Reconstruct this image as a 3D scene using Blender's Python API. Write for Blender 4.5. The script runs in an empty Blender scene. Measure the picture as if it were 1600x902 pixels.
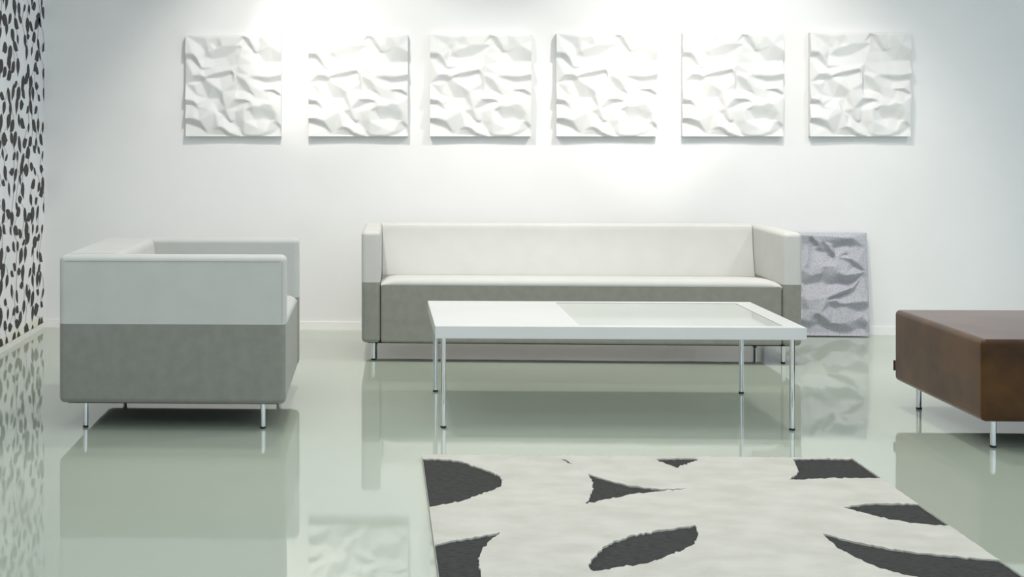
import bpy, bmesh, math, random
import numpy as np
from mathutils import Vector, Matrix
from mathutils.geometry import delaunay_2d_cdt

random.seed(7)
scn = bpy.context.scene
col = scn.collection

# ------------------------------------------------------------------ camera
CAM_H = 1.15
YAW = math.radians(1.7)
F_PX = 2000.0
PX, PY = 531.0, 205.0
cam = bpy.data.cameras.new('camera')
cam.sensor_width = 36.0
cam.lens = F_PX / 1600.0 * 36.0
cam.shift_x = (800.0 - PX) / 1600.0
cam.shift_y = (PY - 451.0) / 1600.0
cam.clip_start = 0.05
cam_o = bpy.data.objects.new('camera', cam)
cam_o.location = (0, 0, CAM_H)
cam_o.rotation_euler = (math.pi / 2, 0, YAW)
col.objects.link(cam_o)
scn.camera = cam_o

# ------------------------------------------------------------------ world, lights, exposure
world = bpy.data.worlds.new('world')
scn.world = world
world.use_nodes = True
bg = world.node_tree.nodes['Background']
bg.inputs[0].default_value = (0.74, 0.87, 1.0, 1)      # even daylight from the glazed sides of the hall
bg.inputs[1].default_value = 0.85

def area(name, loc, sx, sy, power, color, rot=(0, 0, 0)):
    l = bpy.data.lights.new(name, 'AREA')
    l.shape = 'RECTANGLE'; l.size = sx; l.size_y = sy
    l.energy = power; l.color = color
    o = bpy.data.objects.new(name, l); o.location = loc; o.rotation_euler = rot
    col.objects.link(o); return o

def spot(name, loc, aim, power, angle, blend, color, size=0.03):
    l = bpy.data.lights.new(name, 'SPOT')
    l.energy = power; l.spot_size = math.radians(angle); l.spot_blend = blend
    l.color = color; l.shadow_soft_size = size
    o = bpy.data.objects.new(name, l); o.location = loc
    d = Vector(aim) - Vector(loc)
    o.rotation_euler = d.to_track_quat('-Z', 'Y').to_euler()
    col.objects.link(o); return o

WARM = (1.0, 0.935, 0.875)
COOL = (0.95, 0.975, 0.98)
# added fill lights under the ceiling, unseen, for the general ambient level
for y, row in ((4.7, (9, 8, 8, 4)), (2.7, (7, 8, 7, 5)), (0.7, (8, 9, 9, 7))):
    for x, pw in zip((-1.2, 0.3, 1.8, 3.6), row):
        area('ceiling_fill_light', (x, y, 2.97), 1.2, 1.2, pw, COOL)
# track spots washing the wall
spot('track_and_fill_spot', (-0.36, 5.55, 2.85), (-0.36, 7.41, 1.62), 95, 25, 0.9, WARM)
spot('track_and_fill_spot', (1.56, 5.55, 2.85), (1.56, 7.36, 1.42), 85, 27, 0.9, WARM)
spot('track_and_fill_spot', (-0.30, 5.9, 2.85), (-0.25, 7.4, 0.6), 68, 82, 0.6, WARM)
spot('track_and_fill_spot', (1.75, 5.9, 2.85), (1.7, 7.4, 0.6), 70, 86, 0.6, WARM)
spot('track_and_fill_spot', (3.3, 5.3, 2.85), (2.4, 7.2, 0.6), 40, 66, 1.0, WARM)
# added downlights, unseen, to brighten the central floor and the seats' side faces
spot('track_and_fill_spot', (-0.25, 5.75, 2.85), (0.15, 5.75, 0.0), 56, 125, 0.8, WARM, 0.10)
spot('track_and_fill_spot', (2.05, 5.75, 2.85), (1.65, 5.75, 0.0), 56, 125, 0.8, WARM, 0.10)

scn.view_settings.view_transform = 'Standard'
scn.view_settings.look = 'None'
scn.view_settings.gamma = 1.0
scn.view_settings.use_curve_mapping = False
scn.view_settings.exposure = 0.36
scn.cycles.use_denoising = True
scn.cycles.max_bounces = 10

# ------------------------------------------------------------------ photo measuring helpers
_fw = Vector((-math.sin(YAW), math.cos(YAW), 0)); _rt = Vector((math.cos(YAW), math.sin(YAW), 0))
def on_height(u, v, z):
    """world point at height z seen at photo pixel (u, v)"""
    r = _fw + _rt * ((u - PX) / F_PX) - Vector((0, 0, (v - PY) / F_PX))
    return Vector((0, 0, CAM_H)) + r * ((z - CAM_H) / r.z)

# ------------------------------------------------------------------ materials
def mat(name, base=(0.8, 0.8, 0.8), rough=0.5, metal=0.0, **kw):
    m = bpy.data.materials.new(name); m.use_nodes = True
    b = m.node_tree.nodes['Principled BSDF']
    b.inputs['Base Color'].default_value = (*base, 1)
    b.inputs['Roughness'].default_value = rough
    b.inputs['Metallic'].default_value = metal
    for k, v in kw.items():
        b.inputs[k.replace('_', ' ')].default_value = v
    return m

def add_grain(m, c1, c2, scale, bump=0.0, bscale=None, detail=4, dist=0.002, lo=0.35, hi=0.65, stretch=None):
    """colour mottling between c1 and c2 + optional fine bump"""
    nt = m.node_tree; b = nt.nodes['Principled BSDF']
    tc = nt.nodes.new('ShaderNodeTexCoord')
    src = tc.outputs['Object']
    if stretch:
        mp = nt.nodes.new('ShaderNodeMapping'); mp.inputs['Scale'].default_value = stretch
        nt.links.new(src, mp.inputs['Vector']); src = mp.outputs['Vector']
    n = nt.nodes.new('ShaderNodeTexNoise'); n.inputs['Scale'].default_value = scale
    n.inputs['Detail'].default_value = detail
    nt.links.new(src, n.inputs['Vector'])
    r = nt.nodes.new('ShaderNodeValToRGB')
    r.color_ramp.elements[0].position = lo; r.color_ramp.elements[0].color = (*c1, 1)
    r.color_ramp.elements[1].position = hi; r.color_ramp.elements[1].color = (*c2, 1)
    nt.links.new(n.outputs['Fac'], r.inputs['Fac'])
    nt.links.new(r.outputs['Color'], b.inputs['Base Color'])
    if bump:
        n2 = nt.nodes.new('ShaderNodeTexNoise'); n2.inputs['Scale'].default_value = bscale or scale * 6
        n2.inputs['Detail'].default_value = 3
        nt.links.new(src, n2.inputs['Vector'])
        bp = nt.nodes.new('ShaderNodeBump'); bp.inputs['Strength'].default_value = bump
        bp.inputs['Distance'].default_value = dist
        nt.links.new(n2.outputs['Fac'], bp.inputs['Height'])
        nt.links.new(bp.outputs['Normal'], b.inputs['Normal'])
    return m

M = {}
M['wall'] = add_grain(mat('wall_paint', rough=0.7), (0.80, 0.80, 0.79), (0.83, 0.83, 0.82), 2.0, 0.04, 240)
M['ceiling'] = add_grain(mat('ceiling_paint', rough=0.8), (0.78, 0.78, 0.78), (0.82, 0.82, 0.82), 2.0)
M['baseboard'] = add_grain(mat('baseboard_paint', rough=0.4), (0.80, 0.80, 0.77), (0.84, 0.84, 0.81), 3.0)
M['paper'] = add_grain(mat('wallpaper_ground', rough=0.6), (0.80, 0.81, 0.83), (0.85, 0.86, 0.88), 3.0)
M['hem'] = add_grain(mat('wallpaper_hem', rough=0.6), (0.78, 0.77, 0.68), (0.84, 0.83, 0.74), 8.0)
M['print'] = add_grain(mat('leaf_ink', rough=0.6), (0.018, 0.015, 0.014), (0.03, 0.025, 0.022), 30.0)
M['plaster'] = add_grain(mat('white_relief', rough=0.65), (0.735, 0.735, 0.72), (0.765, 0.765, 0.75), 4.0, 0.05, 300)
M['white_fabric'] = add_grain(mat('off_white_upholstery', rough=0.75, Sheen_Weight=0.15), (0.525, 0.53, 0.50), (0.545, 0.55, 0.52), 10.0, 0.10, 500, dist=0.001)
M['grey_fabric'] = add_grain(mat('grey_microfibre', rough=0.85, Sheen_Weight=0.25), (0.222, 0.228, 0.197), (0.247, 0.253, 0.22), 22.0, 0.12, 500, dist=0.001)
M['seam'] = add_grain(mat('seam_thread', rough=0.8), (0.30, 0.31, 0.28), (0.36, 0.37, 0.33), 60.0)
M['chrome'] = add_grain(mat('chrome', rough=0.09, metal=1.0), (0.78, 0.80, 0.82), (0.82, 0.84, 0.86), 3.0)
M['rubber'] = add_grain(mat('black_rubber', rough=0.5), (0.008, 0.008, 0.008), (0.014, 0.014, 0.014), 60.0)
M['lacquer'] = add_grain(mat('white_lacquer', rough=0.22), (0.69, 0.695, 0.685), (0.71, 0.715, 0.705), 3.0)
M['glass'] = add_grain(mat('pale_glass', rough=0.02, IOR=1.55), (0.52, 0.56, 0.52), (0.54, 0.58, 0.54), 2.0)
M['underside'] = add_grain(mat('black_lining', rough=0.9), (0.012, 0.012, 0.012), (0.02, 0.02, 0.02), 40.0)
M['velvet'] = add_grain(mat('brown_velvet', rough=0.9, Specular_IOR_Level=0.05, Sheen_Weight=0.62, Sheen_Roughness=0.33, Coat_Weight=1.0, Coat_Roughness=0.38, Coat_IOR=1.32), (0.040, 0.015, 0.002), (0.088, 0.038, 0.006), 7.0, 0.15, 400, dist=0.001)
M['velvet'].node_tree.nodes['Principled BSDF'].inputs['Sheen Tint'].default_value = (0.98, 0.84, 0.82, 1)
M['tag'] = add_grain(mat('woven_tag', rough=0.8), (0.05, 0.018, 0.016), (0.07, 0.025, 0.02), 80.0)
M['felt'] = add_grain(mat('grey_felt', rough=0.95), (0.34, 0.345, 0.38), (0.55, 0.555, 0.595), 150.0, 0.5, 300, detail=8, dist=0.003, lo=0.3, hi=0.7)
M['pile'] = add_grain(mat('cream_pile', rough=0.95, Sheen_Weight=0.2), (0.56, 0.54, 0.475), (0.65, 0.63, 0.565), 9.0, 0.6, 420, detail=8, dist=0.004, stretch=(0.8, 1.3, 1))
M['motif'] = add_grain(mat('charcoal_flatweave', rough=0.95), (0.022, 0.022, 0.021), (0.048, 0.048, 0.045), 90.0, 0.6, 220, detail=6, dist=0.004, stretch=(0.5, 2.0, 1))

# glossy poured floor
def floor_material():
    m = mat('poured_epoxy_floor', rough=0.04, IOR=2.2)
    add_grain(m, (0.415, 0.465, 0.385), (0.44, 0.49, 0.41), 0.9)
    nt = m.node_tree; b = nt.nodes['Principled BSDF']
    tc = nt.nodes.new('ShaderNodeTexCoord')
    n = nt.nodes.new('ShaderNodeTexNoise'); n.inputs['Scale'].default_value = 1.7; n.inputs['Detail'].default_value = 6
    nt.links.new(tc.outputs['Object'], n.inputs['Vector'])
    mr = nt.nodes.new('ShaderNodeMapRange')
    mr.inputs['From Min'].default_value = 0.3; mr.inputs['From Max'].default_value = 0.7
    mr.inputs['To Min'].default_value = 0.02; mr.inputs['To Max'].default_value = 0.06
    nt.links.new(n.outputs['Fac'], mr.inputs['Value']); nt.links.new(mr.outputs['Result'], b.inputs['Roughness'])
    # very slight waviness of the resin
    n2 = nt.nodes.new('ShaderNodeTexNoise'); n2.inputs['Scale'].default_value = 3.0; n2.inputs['Detail'].default_value = 2
    nt.links.new(tc.outputs['Object'], n2.inputs['Vector'])
    bp = nt.nodes.new('ShaderNodeBump'); bp.inputs['Strength'].default_value = 0.10; bp.inputs['Distance'].default_value = 0.004
    nt.links.new(n2.outputs['Fac'], bp.inputs['Height']); nt.links.new(bp.outputs['Normal'], b.inputs['Normal'])
    return m
M['floor'] = floor_material()

# ------------------------------------------------------------------ mesh helpers
def link(name, me, m, parent=None, smooth=True):
    o = bpy.data.objects.new(name, me)
    if m is not None and not me.materials:
        me.materials.append(m)
    if smooth:
        for p in me.polygons: p.use_smooth = True
    col.objects.link(o)
    if parent is not None: o.parent = parent
    return o

def build(name, bm, m, parent=None, smooth=True, sharp=35):
    me = bpy.data.meshes.new(name)
    bm.normal_update()
    if smooth:
        a = math.radians(sharp)
        for e in bm.edges:
            if len(e.link_faces) == 2 and e.calc_face_angle(0) > a: e.smooth = False
    bm.normal_update(); bm.to_mesh(me); bm.free()
    o = link(name, me, m, parent, smooth)
    if smooth:
        wn = o.modifiers.new('weighted_normal', 'WEIGHTED_NORMAL'); wn.weight = 100; wn.keep_sharp = True
    return o

def empty(name, loc=(0, 0, 0), rz=0.0, label=None, cat=None, group=None):
    o = bpy.data.objects.new(name, None); o.location = loc; o.rotation_euler = (0, 0, rz)
    o.empty_display_size = 0.1
    col.objects.link(o); tag(o, label, cat, group); return o

def tag(o, label=None, cat=None, group=None, kind=None):
    for k, v in (('label', label), ('category', cat), ('group', group), ('kind', kind)):
        if v: o[k] = v
    return o

def box_bm(x0, x1, y0, y1, z0, z1):
    bm = bmesh.new()
    bmesh.ops.create_cube(bm, size=1.0)
    for v in bm.verts:
        v.co = Vector((x0 if v.co.x < 0 else x1, y0 if v.co.y < 0 else y1, z0 if v.co.z < 0 else z1))
    return bm

def rbox_bm(x0, x1, y0, y1, z0, z1, r=0.01, top=True, bottom=True, vert=True, seg=4):
    bm = box_bm(x0, x1, y0, y1, z0, z1)
    es = []
    for e in bm.edges:
        a, b = e.verts[0].co, e.verts[1].co
        if abs(a.z - b.z) > 1e-6:
            if vert: es.append(e)
        elif abs(a.z - z1) < 1e-6:
            if top: es.append(e)
        elif bottom: es.append(e)
    if es:
        bmesh.ops.bevel(bm, geom=es, offset=r, segments=seg, profile=0.5, affect='EDGES')
    return bm

def cyl_bm(r, z0, z1, seg=20, x=0, y=0, chamfer=0.0):
    bm = bmesh.new()
    rings = [(r - chamfer, z0), (r, z0 + chamfer), (r, z1 - chamfer), (r - chamfer, z1)] if chamfer else [(r, z0), (r, z1)]
    vs = [[bm.verts.new((x + rr * math.cos(2 * math.pi * k / seg), y + rr * math.sin(2 * math.pi * k / seg), z)) for k in range(seg)] for rr, z in rings]
    for a, b in zip(vs[:-1], vs[1:]):
        for k in range(seg): bm.faces.new((a[k], a[(k + 1) % seg], b[(k + 1) % seg], b[k]))
    bm.faces.new(list(reversed(vs[0]))); bm.faces.new(vs[-1])
    return bm

def tube_bm(pts, r, seg=6, closed=False):
    bm = bmesh.new(); pts = [Vector(p) for p in pts]; n = len(pts); rings = []
    for i, p in enumerate(pts):
        a = pts[(i - 1) % n] if (closed or i > 0) else p
        b = pts[(i + 1) % n] if (closed or i < n - 1) else p
        t = (b - a).normalized()
        ref = Vector((0, 0, 1)) if abs(t.z) < 0.9 else Vector((1, 0, 0))
        s = t.cross(ref).normalized(); q = s.cross(t).normalized()
        rings.append([bm.verts.new(p + r * (math.cos(2 * math.pi * k / seg) * s + math.sin(2 * math.pi * k / seg) * q)) for k in range(seg)])
    m = n if closed else n - 1
    for i in range(m):
        a, b = rings[i], rings[(i + 1) % n]
        for k in range(seg): bm.faces.new((a[k], a[(k + 1) % seg], b[(k + 1) % seg], b[k]))
    if not closed:
        bm.faces.new(list(reversed(rings[0]))); bm.faces.new(rings[-1])
    bmesh.ops.recalc_face_normals(bm, faces=bm.faces)
    return bm

def prism_x_bm(profile, x0, x1, bevel=0.0, nx=1):
    """closed (y, z) profile extruded along x"""
    bm = bmesh.new(); n = len(profile)
    a = [bm.verts.new((x0, y, z)) for y, z in profile]; b = [bm.verts.new((x1, y, z)) for y, z in profile]
    for i in range(n): bm.faces.new((a[i], a[(i + 1) % n], b[(i + 1) % n], b[i]))
    f0 = bm.faces.new(list(reversed(a))); f1 = bm.faces.new(b)
    bmesh.ops.recalc_face_normals(bm, faces=bm.faces)
    if bevel:
        es = set(f0.edges) | set(f1.edges)
        bmesh.ops.bevel(bm, geom=list(es), offset=bevel, segments=3, profile=0.5, affect='EDGES')
    return bm

def structure(name, bm, m, label, parent=None):
    o = build(name, bm, m, parent, smooth=False)
    if parent is None: tag(o, label, name.split('_')[0], kind='structure')
    return o

# ------------------------------------------------------------------ the room
X_LEFT, X_RIGHT, Y_FRONT, CEIL = -1.957, 7.0, -2.5, 3.0
def wall_y(x): return 7.40 - 0.03 * x

structure('floor', box_bm(X_LEFT - 0.1, X_RIGHT, Y_FRONT, 7.7, -0.1, 0.0), M['floor'], 'glossy pale grey green poured floor mirroring the furniture')
structure('ceiling', box_bm(X_LEFT - 0.1, X_RIGHT, Y_FRONT, 7.7, CEIL, CEIL + 0.1), M['ceiling'], 'plain white ceiling over the showroom')
bm = box_bm(X_LEFT - 0.1, X_RIGHT, 0, 0.1, 0, CEIL)
for v in bm.verts: v.co.y += wall_y(v.co.x)
structure('wall_back', bm, M['wall'], 'long white painted wall behind the sofa')
structure('wall_left', box_bm(X_LEFT - 0.1, X_LEFT, Y_FRONT, wall_y(X_LEFT), 0, CEIL), M['wall'], 'side wall covered with leaf patterned wallpaper')

bm = box_bm(X_LEFT, X_RIGHT, -0.012, 0, 0, 0.046)
for v in bm.verts:
    v.co.y += wall_y(v.co.x)
    if v.co.z > 0.04 and v.co.y < wall_y(v.co.x) - 0.006: v.co.y += 0.004
structure('baseboard_back', bm, M['baseboard'], 'low white skirting board along the back wall')
structure('baseboard_left', box_bm(X_LEFT, X_LEFT + 0.006, Y_FRONT, wall_y(X_LEFT) - 0.014, 0, 0.03), M['baseboard'], 'low white skirting under the leaf patterned wallpaper')

# ---- leaf wallpaper hung on the left wall
WP_Y0, WP_Y1, WP_Z0, WP_Z1 = 2.6, wall_y(X_LEFT) - 0.02, 0.032, CEIL - 0.01
wp = empty('leaf_wallpaper', (X_LEFT, (WP_Y0 + WP_Y1) / 2, WP_Z0), 0, 'white wallpaper printed with black leaves on trailing stems', 'wallpaper')
oy, oz = (WP_Y0 + WP_Y1) / 2, WP_Z0
build('paper', box_bm(0.0, 0.004, WP_Y0 - oy, WP_Y1 - oy, 0.0, WP_Z1 - oz), M['paper'], wp, smooth=False)
build('hem', box_bm(0.004, 0.0048, WP_Y0 - oy, WP_Y1 - oy, 0.0, 0.045), M['hem'], wp, smooth=False)
def wallpaper_print():
    rnd = random.Random(21)
    lv, lf, stems = [], [], []
    X = 0.0052
    def leaf(cy, cz, L, W, a, lay):
        prof = [(-0.5, 0), (-0.42, .26), (-0.22, .46), (0.02, .47), (0.24, .30), (0.42, .09), (0.56, 0), (0.42, -.10), (0.24, -.33), (0.02, -.48), (-0.22, -.45), (-0.42, -.25)]
        sk = rnd.uniform(-.12, .12); i0 = len(lv)
        for p, q in prof:
            p *= L; q = q * W + sk * W * (1 - (2 * p / L) ** 2)
            y = cy + p * math.cos(a) - q * math.sin(a); z = cz + p * math.sin(a) + q * math.cos(a)
            lv.append((X + lay, min(max(y, WP_Y0 + .001), WP_Y1 - .001) - oy, min(max(z, WP_Z0), WP_Z1) - oz))
        lf.append(tuple(range(i0, i0 + len(prof))))
    # leaves in loose staggered rows, joined by thin trailing stems
    dy, dz = 0.102, 0.082; k = 0
    ny = int((WP_Y1 - WP_Y0) / dy) + 1; nz = int((WP_Z1 - WP_Z0) / dz) + 1
    for c in range(ny):
        prev = None
        for r in range(nz, -1, -1):
            y = WP_Y1 - (c + 0.25 + 0.5 * (r % 2)) * dy + rnd.uniform(-.032, .032); z = WP_Z0 + r * dz + rnd.uniform(-.03, .03)
            if not (WP_Y0 < y < WP_Y1 and WP_Z0 - .03 < z < WP_Z1): continue
            if rnd.random() < .06: continue
            a = rnd.gauss(-math.pi / 2, 1.0)
            L = rnd.uniform(.058, .108); W = L * rnd.uniform(.48, .78)
            k += 1
            leaf(y, z, L, W, a, 0.00008 * (k % 5))
            tip = (y - .5 * L * math.cos(a), z - .5 * L * math.sin(a))
            if prev and rnd.random() < .7: stems.append([prev, ((prev[0] + tip[0]) / 2 + rnd.uniform(-.02, .02), (prev[1] + tip[1]) / 2), tip])
            prev = tip if rnd.random() < .9 else None
    me = bpy.data.meshes.new('leaf_print'); me.from_pydata(lv, [], lf); me.update()
    o = link('leaf_print', me, M['print'], wp, smooth=False); tag(o, kind='stuff')
    sv, sf = [], []
    for pts in stems:
        pts = [(min(max(y, WP_Y0), WP_Y1) - oy, min(max(z, WP_Z0), WP_Z1) - oz) for y, z in pts]
        for (ya, za), (yb, zb) in zip(pts[:-1], pts[1:]):
            i = len(sv); w = .0022
            sv += [(X, ya - w, za), (X, ya + w, za), (X, yb + w, zb), (X, yb - w, zb)]; sf.append((i, i + 1, i + 2, i + 3))
    me = bpy.data.meshes.new('stem_print'); me.from_pydata(sv, [], sf); me.update()
    o = link('stem_print', me, M['print'], wp, smooth=False); tag(o, kind='stuff')
wallpaper_print()

# ------------------------------------------------------------------ sofa / armchair
def upholstered_seat(name, W, D, z_bot, z_split, z_top, arm, leg_x, leg_y0, leg_y1, label, cat, loc, rz, back_t=0.15):
    """local frame: x along the width (0..W), y from the front (0) to the back (D)"""
    t = empty(name, loc, rz, label, cat)
    wf, gf = M['white_fabric'], M['grey_fabric']
    for s in (0, 1):
        x0, x1 = (0, arm) if s == 0 else (W - arm, W)
        a = build('armrest', rbox_bm(x0, x1, 0, D, z_split, z_top, 0.022, top=True, bottom=False), wf, t)
        xo = x0 - 0.0002 if s == 0 else x1 + 0.0002
        sgn = 1 if s == 0 else -1
        # stitched seams along the top edge, down the front corner
        zs = z_top - 0.021
        build('seam', tube_bm([(xo, 0.024, zs), (xo, D - 0.024, zs)], 0.0014), M['seam'], a)
        build('seam', tube_bm([(xo + sgn * 0.001, 0.012, z_split + 0.005), (xo + sgn * 0.001, 0.012, zs)], 0.0012), wf, a)
        build('arm_base', rbox_bm(x0, x1, 0, D, z_bot, z_split, 0.022, top=False, bottom=True), gf, t)
    g = 0.003
    xi0, xi1 = arm + g, W - arm - g
    zf = z_split - 0.014
    # grey seat front / box
    build('seat_base', rbox_bm(xi0, xi1, 0.004, D - 0.02, z_bot + 0.002, zf, 0.012, top=False, bottom=True), gf, t)
    # white seat cushion: rolled front edge, falling to the back, drawn down at its ends
    prof = [(0.004, zf), (0.006, zf + .014), (0.014, zf + .025), (0.032, zf + .033), (0.06, zf + .036), (0.12, zf + .034),
            (0.22, zf + .026), (0.36, zf + .012), (D - back_t, zf - .004)]
    yb = prof[-1][0]
    bmm = bmesh.new(); nx = 40; xs = []
    for i in range(nx + 1):
        u = i / nx; u = 0.5 - 0.5 * math.cos(math.pi * u); xs.append(xi0 + (xi1 - xi0) * u)
    rows = []
    for x in xs:
        e = min(x - xi0, xi1 - x); k = max(0.0, 1 - e / 0.09); drop = 0.024 * k * k
        rows.append([bmm.verts.new((x, y, z - drop * min(1, j / 2) * (0.4 + 0.6 * (1 if j > 0 else 0)))) for j, (y, z) in enumerate(prof)])
    for a, b in zip(rows[:-1], rows[1:]):
        for j in range(len(prof) - 1): bmm.faces.new((a[j], b[j], b[j + 1], a[j + 1]))
    low = [[bmm.verts.new((x, y, zf - 0.03)) for y in (0.02, yb)] for x in xs]
    for i in range(nx):
        bmm.faces.new((rows[i][0], low[i][0], low[i + 1][0], rows[i + 1][0]))
        bmm.faces.new((low[i][0], low[i][1], low[i + 1][1], low[i + 1][0]))
        bmm.faces.new((rows[i][-1], rows[i + 1][-1], low[i + 1][1], low[i][1]))
    bmm.faces.new(rows[0] + [low[0][1], low[0][0]]); bmm.faces.new(list(reversed(rows[-1])) + [low[-1][0], low[-1][1]])
    bmesh.ops.recalc_face_normals(bmm, faces=bmm.faces)
    build('seat_cushion', bmm, wf, t, sharp=50)
    # backrest, leaning slightly, rounded at the top
    y0 = D - back_t; lean = 0.030
    bp = [(y0 - 0.03, zf - 0.02), (y0 + lean * .5, (zf + z_top) / 2), (y0 + lean, z_top - .03), (y0 + lean + .006, z_top - .012), (y0 + lean + .016, z_top - .003),
          (y0 + lean + .032, z_top), (D - .020, z_top), (D - .008, z_top - .004), (D - .002, z_top - .012), (D, z_top - .025), (D, z_split), (y0 + .02, z_split - .05)]
    build('backrest', prism_x_bm(bp, arm + g * .6, W - arm - g * .6, 0.003), wf, t)
    build('back_base', rbox_bm(arm + g, W - arm - g, D - 0.035, D - 0.001, z_bot + 0.004, z_split - 0.001, 0.010, top=False), gf, t)
    build('lining', box_bm(0.03, W - 0.03, 0.03, D - 0.03, z_bot - 0.004, z_bot + 0.008), M['underside'], t, smooth=False)
    for x in leg_x:
        for y in (leg_y0, leg_y1):
            l = build('leg', cyl_bm(0.0098, 0.008, z_bot + 0.002, 20, x, y), M['chrome'], t)
            build('foot_cap', cyl_bm(0.0108, 0.0, 0.009, 20, x, y, 0.0015), M['rubber'], l)
    return t

SOFA_W = 2.156
sofa = upholstered_seat('sofa', SOFA_W, 0.655, 0.096, 0.398, 0.652, 0.093, (0.058, SOFA_W - 0.072), 0.072, 0.580,
                        'long low two-tone sofa, off-white above and grey below, against the wall', 'sofa',
                        (-0.081, 6.362, 0), -0.0186, back_t=0.145)
chair = upholstered_seat('armchair', 0.895, 0.873, 0.104, 0.410, 0.672, 0.097, (0.060, 0.835), 0.092, 0.782,
                         'boxy two-tone armchair, off-white above and grey below, seen from its side', 'armchair',
                         (-0.352, 4.88, 0), math.pi / 2, back_t=0.26)

# ------------------------------------------------------------------ coffee table
TX0, TX1, TY0, TY1, TZ, TT = 0.221, 1.640, 4.945, 5.690, 0.397, 0.047
tcx, tcy = (TX0 + TX1) / 2, (TY0 + TY1) / 2
table = empty('coffee_table', (tcx, tcy, 0), 0, 'long white coffee table with a glass inset and slim chrome legs', 'table')
hx, hy = (TX1 - TX0) / 2, (TY1 - TY0) / 2
gx0, gx1, gy0, gy1 = -0.150, hx - 0.075, -hy + 0.045, hy - 0.045     # opening for the glass
def table_frame():
    bm = bmesh.new()
    def ring(z, pts): return [bm.verts.new((x, y, z)) for x, y in pts]
    outer = [(-hx, -hy), (hx, -hy), (hx, hy), (-hx, hy)]; inner = [(gx0, gy0), (gx1, gy0), (gx1, gy1), (gx0, gy1)]
    ot, it, ob = ring(TZ, outer), ring(TZ, inner), ring(TZ - TT, outer)
    ib = ring(TZ - 0.016, inner)
    for i in range(4):
        j = (i + 1) % 4
        bm.faces.new((ot[i], ot[j], it[j], it[i]))
        bm.faces.new((ob[i], ob[j], ot[j], ot[i]))
        bm.faces.new((it[i], it[j], ib[j], ib[i]))
    bm.faces.new(ib); bm.faces.new(list(reversed(ob)))
    bmesh.ops.recalc_face_normals(bm, faces=bm.faces)
    es = [e for e in bm.edges if all(v in ot for v in e.verts) or all(v in ob for v in e.verts) or (e.verts[0].co.xy - e.verts[1].co.xy).length < 1e-6 and abs(e.verts[0].co.x) > hx - 1e-4]
    bmesh.ops.bevel(bm, geom=es, offset=0.0015, segments=2, affect='EDGES')
    return bm
top = build('tabletop', table_frame(), M['lacquer'], table, sharp=30)
build('glass_inset', rbox_bm(gx0 + .0015, gx1 - .0015, gy0 + .0015, gy1 - .0015, TZ - 0.0158, TZ - 0.0022, 0.001, seg=2), M['glass'], table)
for x in (0.254 - tcx, 1.592 - tcx):
    for y in (4.970 - tcy, 5.658 - tcy):
        l = build('leg', cyl_bm(0.0102, 0.008, TZ - TT, 24, x, y), M['chrome'], table)
        build('foot_cap', cyl_bm(0.0112, 0.0, 0.009, 24, x, y, 0.0015), M['rubber'], l)

# ------------------------------------------------------------------ ottoman
OX0, OX1, OY0, OY1 = 2.160, 3.46, 4.640, 5.425
ott = empty('ottoman', ((OX0 + OX1) / 2, (OY0 + OY1) / 2, 0), 0, 'large square brown velvet ottoman on short chrome legs', 'ottoman')
hx2, hy2 = (OX1 - OX0) / 2, (OY1 - OY0) / 2
def cushion_bm(hx, hy, z0, z1, r):
    bm = rbox_bm(-hx, hx, -hy, hy, z0, z1, r, seg=5)
    bmesh.ops.subdivide_edges(bm, edges=[e for e in bm.edges if e.calc_length() > 0.2], cuts=6, use_grid_fill=True)
    for v in bm.verts:                                   # slight crown
        k = max(0, 1 - (v.co.x / hx) ** 2) * max(0, 1 - (v.co.y / hy) ** 2)
        if v.co.z > z1 - 0.001: v.co.z += 0.006 * k
    return bm
ob = build('body', cushion_bm(hx2, hy2, 0.108, 0.404, 0.02), M['velvet'], ott)
build('tag', box_bm(-hx2 - 0.006, -hx2 + 0.002, hy2 - 0.012, hy2 - 0.008, 0.150, 0.192), M['tag'], ob, smooth=False)
build('lining', box_bm(-hx2 + .04, hx2 - .04, -hy2 + .04, hy2 - .04, 0.104, 0.110), M['underside'], ott, smooth=False)
for x in (2.236 - (OX0 + OX1) / 2, hx2 - 0.08):
    for y in (4.722 - (OY0 + OY1) / 2, 5.360 - (OY0 + OY1) / 2):
        l = build('leg', cyl_bm(0.0105, 0.008, 0.112, 20, x, y), M['chrome'], ott)
        build('foot_cap', cyl_bm(0.0115, 0.0, 0.009, 20, x, y, 0.0015), M['rubber'], l)

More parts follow.
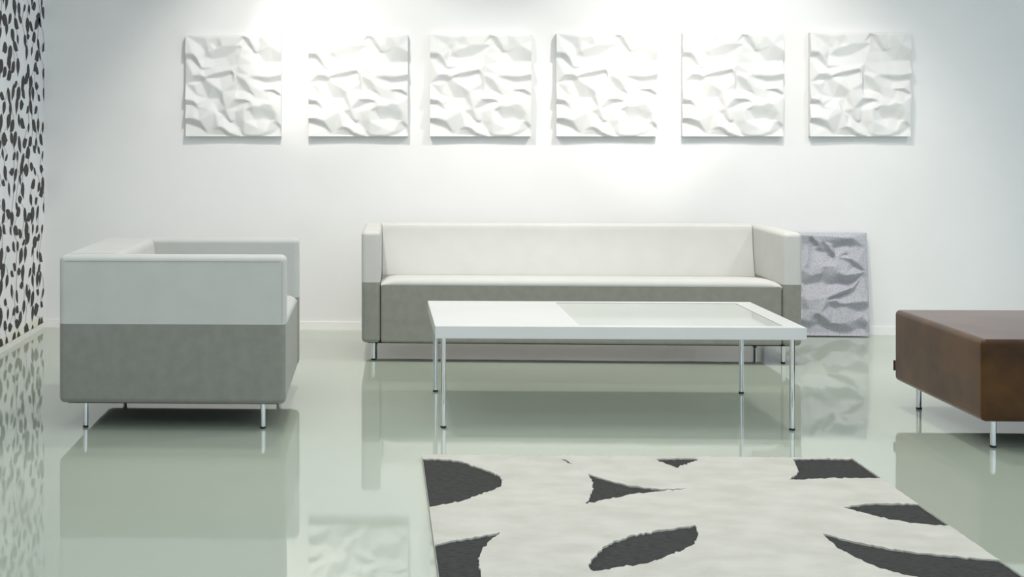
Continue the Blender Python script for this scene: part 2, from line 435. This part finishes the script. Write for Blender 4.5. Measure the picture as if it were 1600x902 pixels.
# ------------------------------------------------------------------ crumpled relief panels
def relief_field(lines, size, n, passes, noise=0.0, seed=3):
    """lines: ridges and valleys as polylines of (x, y, height); returns (n+1)x(n+1) height grid"""
    pts, edges, hs = [], [], []
    for ln in lines:
        for k, (x, y, h) in enumerate(ln):
            if k: edges.append((len(pts) - 1, len(pts)))
            pts.append(Vector((x / size[0], 1 - y / size[1]))); hs.append(h)
    for x, y in ((0, 0), (1, 0), (0, 1), (1, 1)):
        pts.append(Vector((x, y))); hs.append(0.1)
    vo, eo, fo, ov, oe, of_ = delaunay_2d_cdt(pts, edges, [], 0, 1e-4)
    H = [np.mean([hs[j] for j in ov[i]]) if ov[i] else None for i in range(len(vo))]
    for i, h in enumerate(H):
        if h is None:
            d = sorted(((vo[i] - pts[j]).length, hs[j]) for j in range(len(pts)))[:3]
            H[i] = sum(q for _, q in d) / 3
    g = np.linspace(0, 1, n + 1); GX, GY = np.meshgrid(g, g); Z = np.zeros_like(GX)
    for f in fo:
        for k in range(1, len(f) - 1):
            (ax, ay), (bx, by), (cx, cy) = vo[f[0]], vo[f[k]], vo[f[k + 1]]
            d = (by - cy) * (ax - cx) + (cx - bx) * (ay - cy)
            if abs(d) < 1e-12: continue
            w0 = ((by - cy) * (GX - cx) + (cx - bx) * (GY - cy)) / d
            w1 = ((cy - ay) * (GX - cx) + (ax - cx) * (GY - cy)) / d
            w2 = 1 - w0 - w1
            m = (w0 >= -1e-9) & (w1 >= -1e-9) & (w2 >= -1e-9)
            Z[m] = (w0 * H[f[0]] + w1 * H[f[k]] + w2 * H[f[k + 1]])[m]
    for _ in range(passes):
        P = np.pad(Z, 1, mode='edge')
        Z = (P[1:-1, 1:-1] * 4 + P[:-2, 1:-1] + P[2:, 1:-1] + P[1:-1, :-2] + P[1:-1, 2:]) / 8
    return Z

def relief_mesh(name, Z, w, h, base, amp):
    """panel in the x-z plane, back at y=0, relief towards -y; origin at bottom centre"""
    n = Z.shape[0] - 1; V, Fc = [], []
    for j in range(n + 1):
        for i in range(n + 1):
            V.append(((i / n - .5) * w, -(base + amp * Z[j, i]), j / n * h))
    idx = lambda j, i: j * (n + 1) + i
    for j in range(n):
        for i in range(n): Fc.append((idx(j, i), idx(j, i + 1), idx(j + 1, i + 1), idx(j + 1, i)))
    rim = [idx(0, i) for i in range(n + 1)] + [idx(j, n) for j in range(1, n + 1)] + [idx(n, i) for i in range(n - 1, -1, -1)] + [idx(j, 0) for j in range(n - 1, 0, -1)]
    b0 = len(V)
    for r in rim: V.append((V[r][0], 0.0, V[r][2]))
    m = len(rim)
    nf = len(Fc)
    for k in range(m): Fc.append((rim[(k + 1) % m], rim[k], b0 + k, b0 + (k + 1) % m))
    Fc.append(tuple(b0 + k for k in range(m)))
    me = bpy.data.meshes.new(name); me.from_pydata(V, [], Fc); me.update()
    for k, p in enumerate(me.polygons): p.use_smooth = k < nf
    bm = bmesh.new(); bm.from_mesh(me); bm.normal_update()
    for e in bm.edges:
        if len(e.link_faces) == 2 and e.calc_face_angle(0) > math.radians(40): e.smooth = False
    bmesh.ops.recalc_face_normals(bm, faces=bm.faces); bm.to_mesh(me); bm.free()
    return me

# ridges (+) and valleys (-) read off the photograph, on an 846 x 870 sheet, y down
CRUMPLE = [
    [(0, 715, .7), (70, 714, 1.0), (130, 735, 1.0), (172, 805, .3)],
    [(0, 752, -.7), (80, 780, -.7), (150, 806, -.4), (200, 850, -.3)],
    [(0, 553, .8), (60, 558, .9), (100, 590, .5), (110, 625, .2)],
    [(0, 598, -.5), (60, 600, -.5), (105, 632, -.1)],
    [(0, 158, .8), (70, 162, 1.0), (105, 200, .9), (145, 280, .4)],
    [(0, 205, -.5), (58, 208, -.6), (95, 250, -.6), (132, 292, -.2)],
    [(70, 345, .6), (140, 340, .9), (178, 362, .8)],
    [(0, 420, -.4), (75, 402, -.7), (135, 402, -.7), (186, 388, -.2)],
    [(178, 362, .8), (270, 326, .9), (405, 300, 1.0)],
    [(190, 374, .0), (300, 368, -.3), (415, 335, -.2)],
    [(186, 388, .5), (245, 430, .8), (328, 486, .7), (430, 555, .6)],
    [(95, 515, -.6), (200, 545, -.8), (300, 548, -.6)],
    [(80, 430, .2), (100, 500, -.3)],
    [(240, 575, -.3), (275, 655, -.5), (330, 690, -.6), (395, 748, -.6)],
    [(335, 552, .7), (360, 640, .6), (404, 742, .2)],
    [(205, 640, .7), (268, 660, .6), (300, 690, .3)],
    [(428, 330, .9), (436, 420, .6), (440, 470, .1)],
    [(455, 330, -.1), (455, 400, -.6), (452, 478, -.9)],
    [(460, 350, .3), (528, 388, .8), (560, 430, .7), (584, 490, .2)],
    [(452, 482, -.9), (520, 480, -.8), (580, 498, -.5)],
    [(440, 548, .8), (500, 550, .7), (578, 572, .5)],
    [(448, 620, -.7), (490, 595, -.6), (545, 578, -.2)],
    [(435, 650, -.2), (438, 740, -.5), (475, 805, -.6), (512, 868, -.5)],
    [(520, 640, .7), (524, 740, .7), (518, 850, .2)],
    [(295, 785, .8), (345, 798, .9), (390, 838, .7), (450, 862, .2)],
    [(230, 820, -.2), (310, 812, .1), (370, 866, -.6), (430, 870, -.3)],
    [(545, 638, .6), (595, 608, .9), (650, 612, .7), (710, 585, 1.0), (755, 598, 1.0), (800, 665, .8), (836, 690, .6)],
    [(560, 650, -.1), (612, 726, -.7), (690, 716, -.6), (760, 738, -.6), (834, 798, -.7)],
    [(600, 690, -.3), (700, 690, -.4), (730, 650, .3)],
    [(765, 742, .2), (800, 738, .4), (840, 775, .3)],
    [(500, 8, .7), (565, 28, 1.0), (592, 85, .8), (615, 145, .3)],
    [(508, 30, -.2), (545, 88, -.6), (608, 152, -.5), (640, 158, -.5), (705, 242, -.8), (775, 235, -.8), (846, 236, -.7)],
    [(640, 10, .2), (655, 90, .2), (640, 150, -.2)],
    [(690, 20, .9), (760, 100, .8), (846, 150, .7)],
    [(800, 8, .6), (846, 60, .1)],
    [(574, 350, .5), (660, 356, .7), (740, 360, .8), (846, 342, .9)],
    [(586, 372, .2), (650, 390, -.3), (700, 412, -.6), (760, 412, -.5), (846, 400, -.4)],
    [(714, 472, .5), (780, 468, .9), (830, 502, .7), (846, 530, .5)],
    [(735, 488, .0), (790, 495, -.3), (836, 520, -.3)],
    [(205, 150, .4), (260, 120, .5), (330, 95, .8), (440, 92, .8), (500, 105, .5)],
    [(180, 170, -.2), (250, 205, -.6), (350, 190, -.5), (435, 145, .0)],
    [(130, 20, .4), (180, 25, .6), (215, 60, .4), (200, 100, .3)],
    [(140, 95, -.3), (165, 130, -.5), (160, 190, -.5), (150, 215, -.3)],
    [(265, 20, .5), (268, 110, -.3), (300, 20, .6)],
    [(495, 100, .7), (480, 180, .5), (455, 260, .3), (440, 310, .4)],
    [(150, 300, -.2), (260, 280, .1), (400, 265, .0)],
    [(600, 250, .0), (700, 300, .1), (846, 300, .1)],
    [(600, 450, .3), (680, 480, .1), (620, 540, .0), (700, 560, .1)],
    [(640, 800, .2), (720, 830, .3), (745, 866, -.4), (846, 850, .0)],
    [(600, 866, .2), (640, 866, .3)],
]
FIELD = relief_field(CRUMPLE, (846, 870), 96, 1)
panel_mesh = relief_mesh('relief_panel', FIELD, 0.572, 0.586, 0.042, 0.021)
panel_mesh.materials.append(M['plaster'])
WALL_RZ = math.atan(-0.03)
PANELS = [(-0.835, 'white crumpled relief panel, first from the leaf wallpaper', .972),
          (-0.112, 'white crumpled relief panel second from the leaf wallpaper, beside the left spotlight glow', 1.0),
          (0.588, 'white crumpled relief panel above the left half of the sofa, third from the wallpaper', 1.005),
          (1.302, 'white crumpled relief panel half inside the right spotlight glow, fourth from the wallpaper', .99),
          (2.008, 'white crumpled relief panel fifth from the wallpaper, above the sofa right end', .98),
          (2.712, 'white crumpled relief panel farthest from the wallpaper, above the grey felt panel', .965)]
for x, lab, sx in PANELS:
    p = bpy.data.objects.new('relief_panel', panel_mesh); col.objects.link(p)
    p.location = (x, wall_y(x) - 0.0005, 1.1205); p.rotation_euler = (0, 0, WALL_RZ); p.scale = (sx, 1, 1)
    tag(p, lab, 'wall panel', 'crumpled white relief panels hung in a row')

# grey felt panel leaning on the wall beside the sofa: its own folds, on a 591 x 880 sheet (right two thirds)
FELT = [
    [(-300, 200, .5), (-150, 300, -.4), (-60, 500, .6), (-250, 700, -.5)],
    [(0, 430, -.6), (40, 452, -.8), (110, 440, -.6), (190, 432, -.4), (240, 450, -.7), (330, 425, -.7), (420, 440, -.8), (548, 345, -.1)],
    [(0, 320, .4), (90, 370, .3), (170, 345, .7)],
    [(170, 290, .6), (270, 285, .9), (320, 345, .9), (360, 362, 1.0), (460, 350, .9), (548, 330, .4)],
    [(215, 440, -.6), (185, 400, -.3), (190, 330, .3)],
    [(75, 25, .8), (120, 60, .9), (160, 115, .4)],
    [(90, 50, .0), (130, 110, -.4), (110, 150, -.3)],
    [(180, 75, .6), (230, 105, .9), (275, 165, .9), (298, 210, .4)],
    [(200, 90, .2), (235, 170, -.5), (280, 212, -.5)],
    [(300, 100, .0), (350, 60, .7), (400, 45, 1.0), (450, 50, .8)],
    [(300, 130, -.5), (370, 105, -.5), (420, 105, -.4)],
    [(390, 160, .6), (420, 225, .8), (480, 260, .6), (548, 318, .3)],
    [(425, 245, .1), (470, 290, -.4), (540, 328, -.3)],
    [(545, 120, .4), (480, 170, .0), (400, 190, .1)],
    [(440, 465, .7), (350, 500, .8), (210, 560, .6)],
    [(230, 572, -.2), (300, 550, -.5), (380, 520, -.5), (450, 490, -.1)],
    [(370, 610, .6), (460, 590, .7), (565, 585, .7)],
    [(380, 622, .0), (490, 665, -.6), (520, 690, -.4), (570, 640, -.1)],
    [(230, 590, .3), (290, 575, .7), (330, 605, .6)],
    [(240, 625, -.3), (290, 640, -.5), (330, 620, -.1)],
    [(100, 690, .8), (140, 690, .9), (200, 735, .8), (240, 775, .4)],
    [(110, 715, .0), (150, 770, -.5), (210, 800, -.6), (235, 790, -.3)],
    [(310, 775, .8), (345, 768, .9), (380, 790, .6)],
    [(315, 850, -.5), (360, 855, -.5)],
    [(440, 750, .2), (510, 705, .8), (560, 760, .5)],
    [(460, 830, -.5), (540, 820, -.5)],
    [(0, 540, -.3), (30, 580, .5), (60, 660, .4), (0, 660, -.4)],
    [(0, 740, .5), (60, 760, .5), (70, 805, -.3), (0, 800, -.3)],
    [(0, 200, -.2), (40, 260, .5), (80, 300, .1), (60, 100, .1)],
]
shift = [[(x + 330, y, h) for x, y, h in ln] for ln in FELT]
FZ = relief_field(shift, (905, 882), 110, 2)
felt_me = relief_mesh('felt_panel', FZ, 0.575, 0.575, 0.030, 0.034)
felt_me.materials.append(M['felt'])
fp = bpy.data.objects.new('felt_panel', felt_me); col.objects.link(fp)
LEAN = math.radians(5.0)
fx = 2.742 - 0.575 / 2
fp.rotation_euler = (-LEAN, 0, WALL_RZ)
fp.location = (fx, wall_y(fx) - 0.575 * math.sin(LEAN) - 0.014, 0.003)
tag(fp, 'grey crumpled felt panel standing on the floor beside the sofa', 'felt panel')

# ------------------------------------------------------------------ rug
RX0, RX1, RY0, RY1, RZ = 0.155, 1.645, 2.35, 4.500, 0.0145
rug = empty('rug', ((RX0 + RX1) / 2, (RY0 + RY1) / 2, 0), 0, 'cream pile rug with sunken charcoal leaf shapes, lying before the coffee table', 'rug')
rcx, rcy = (RX0 + RX1) / 2, (RY0 + RY1) / 2
MOTIF_PX = [
    [(640, 716.5), (660, 717), (695, 717.6), (722, 722), (755, 733), (778, 742), (786, 751), (783, 760), (765, 768), (725, 782), (668, 793.5), (645, 797)],
    [(876, 718), (884, 718.5), (894, 725), (887, 723)],
    [(1022, 717), (1096, 717), (1056, 731)],
    [(919, 741), (940, 748), (985, 759), (1030, 764.5), (1074, 763.5), (1035, 767), (985, 773), (945, 781), (913, 787), (921, 778), (926, 768), (926, 752)],
    [(660, 855), (676, 852), (720, 843), (781, 832.5), (765, 845), (755, 858), (747, 872), (749, 885), (752, 902), (764, 930), (780, 960), (650, 975)],
    [(919, 884), (926, 873), (940, 858), (962, 846), (985, 837), (1030, 829), (1088, 821), (1092, 835), (1083, 852), (1065, 860), (1040, 870), (1010, 880), (975, 885), (926, 893)],
    [(1239, 717), (1340, 717), (1390, 747), (1300, 747.5), (1232, 749.5), (1243, 742), (1247, 735)],
    [(1316, 792), (1340, 789), (1370, 787), (1440, 787), (1500, 821.5), (1468, 821), (1420, 817), (1375, 808), (1345, 800)],
    [(1284, 833), (1330, 846), (1400, 859), (1470, 868), (1560, 875), (1680, 930), (1560, 925), (1500, 915), (1440, 903), (1410, 897), (1370, 886), (1340, 873), (1310, 857), (1291, 841)],
]
def rug_parts():
    rnd = random.Random(5)
    polys = []
    for px in MOTIF_PX:
        w = [on_height(u, v, RZ).xy for u, v in px]
        # smooth closed curve then ragged tufted edge
        n = len(w); out = []
        for i in range(n):
            a, b = w[i], w[(i + 1) % n]
            m = max(1, int((b - a).length / 0.011))
            for k in range(m):
                q = a.lerp(b, k / m)
                out.append(Vector((q.x + rnd.uniform(-.003, .003), q.y + rnd.uniform(-.0065, .0065))))
        polys.append(out)
    def clip(q): return Vector((min(max(q.x, RX0 + .001), RX1 - .001), min(max(q.y, RY0 + .001), RY1 - .001)))
    polys = [[clip(q) for q in p] for p in polys]
    arr = [np.array([(q.x, q.y) for q in p]) for p in polys]
    def inside(P, poly):
        x, y = P[:, 0], P[:, 1]; r = np.zeros(len(P), bool); j = len(poly) - 1
        for i in range(len(poly)):
            xi, yi = poly[i]; xj, yj = poly[j]
            if abs(yj - yi) > 1e-12:
                c = ((yi > y) != (yj > y)) & (x < (xj - xi) * (y - yi) / (yj - yi) + xi)
                r ^= c
            j = i
        return r
    # triangulate the whole rug with motif outlines as constraints
    pts, edges = [], []
    for p in polys:
        s = len(pts); pts += p; edges += [(s + i, s + (i + 1) % len(p)) for i in range(len(p))]
    step = 0.016
    gxs = np.linspace(RX0, RX1, int((RX1 - RX0) / step) + 1); gys = np.linspace(RY0, RY1, int((RY1 - RY0) / step) + 1)
    for i, x in enumerate(gxs):
        for j, y in enumerate(gys):
            bx = i in (0, len(gxs) - 1); by = j in (0, len(gys) - 1)
            pts.append(Vector((x + (0 if bx else rnd.uniform(-.005, .005)), y + (0 if by else rnd.uniform(-.005, .005)))))
    vo, eo, fo, *_ = delaunay_2d_cdt(pts, edges, [], 0, 1e-5)
    V = np.array([(v.x, v.y) for v in vo]); F = np.array([f for f in fo if len(f) == 3])
    cen = V[F].mean(axis=1)
    which = np.full(len(F), -1)
    for k, a in enumerate(arr): which[inside(cen, a)] = k
    def solid(name, sel, z0, z1, m, jitter):
        used = np.unique(F[sel]); remap = {int(u): i for i, u in enumerate(used)}
        bmm = bmesh.new()
        tv = [bmm.verts.new((V[u, 0] - rcx, V[u, 1] - rcy, z1 + rnd.uniform(-jitter, jitter))) for u in used]
        for f in F[sel]:
            try: bmm.faces.new([tv[remap[int(i)]] for i in f])
            except ValueError: pass
        bmesh.ops.recalc_face_normals(bmm, faces=bmm.faces)
        for f in bmm.faces:
            if f.normal.z < 0: f.normal_flip()
        be = [e for e in bmm.edges if len(e.link_faces) == 1]
        r = bmesh.ops.extrude_edge_only(bmm, edges=be)
        for v in r['geom']:
            if isinstance(v, bmesh.types.BMVert): v.co.z = z0
        return build(name, bmm, m, rug, sharp=50)
    solid('pile', which < 0, 0.003, RZ, M['pile'], 0.0012)
    for k in range(len(arr)):
        o = solid('leaf_motif', which == k, 0.003, 0.0095, M['motif'], 0.0006)
    build('backing', box_bm(RX0 - rcx + .001, RX1 - rcx - .001, RY0 - rcy + .001, RY1 - rcy - .001, 0.0, 0.004), M['motif'], rug, smooth=False)
rug_parts()
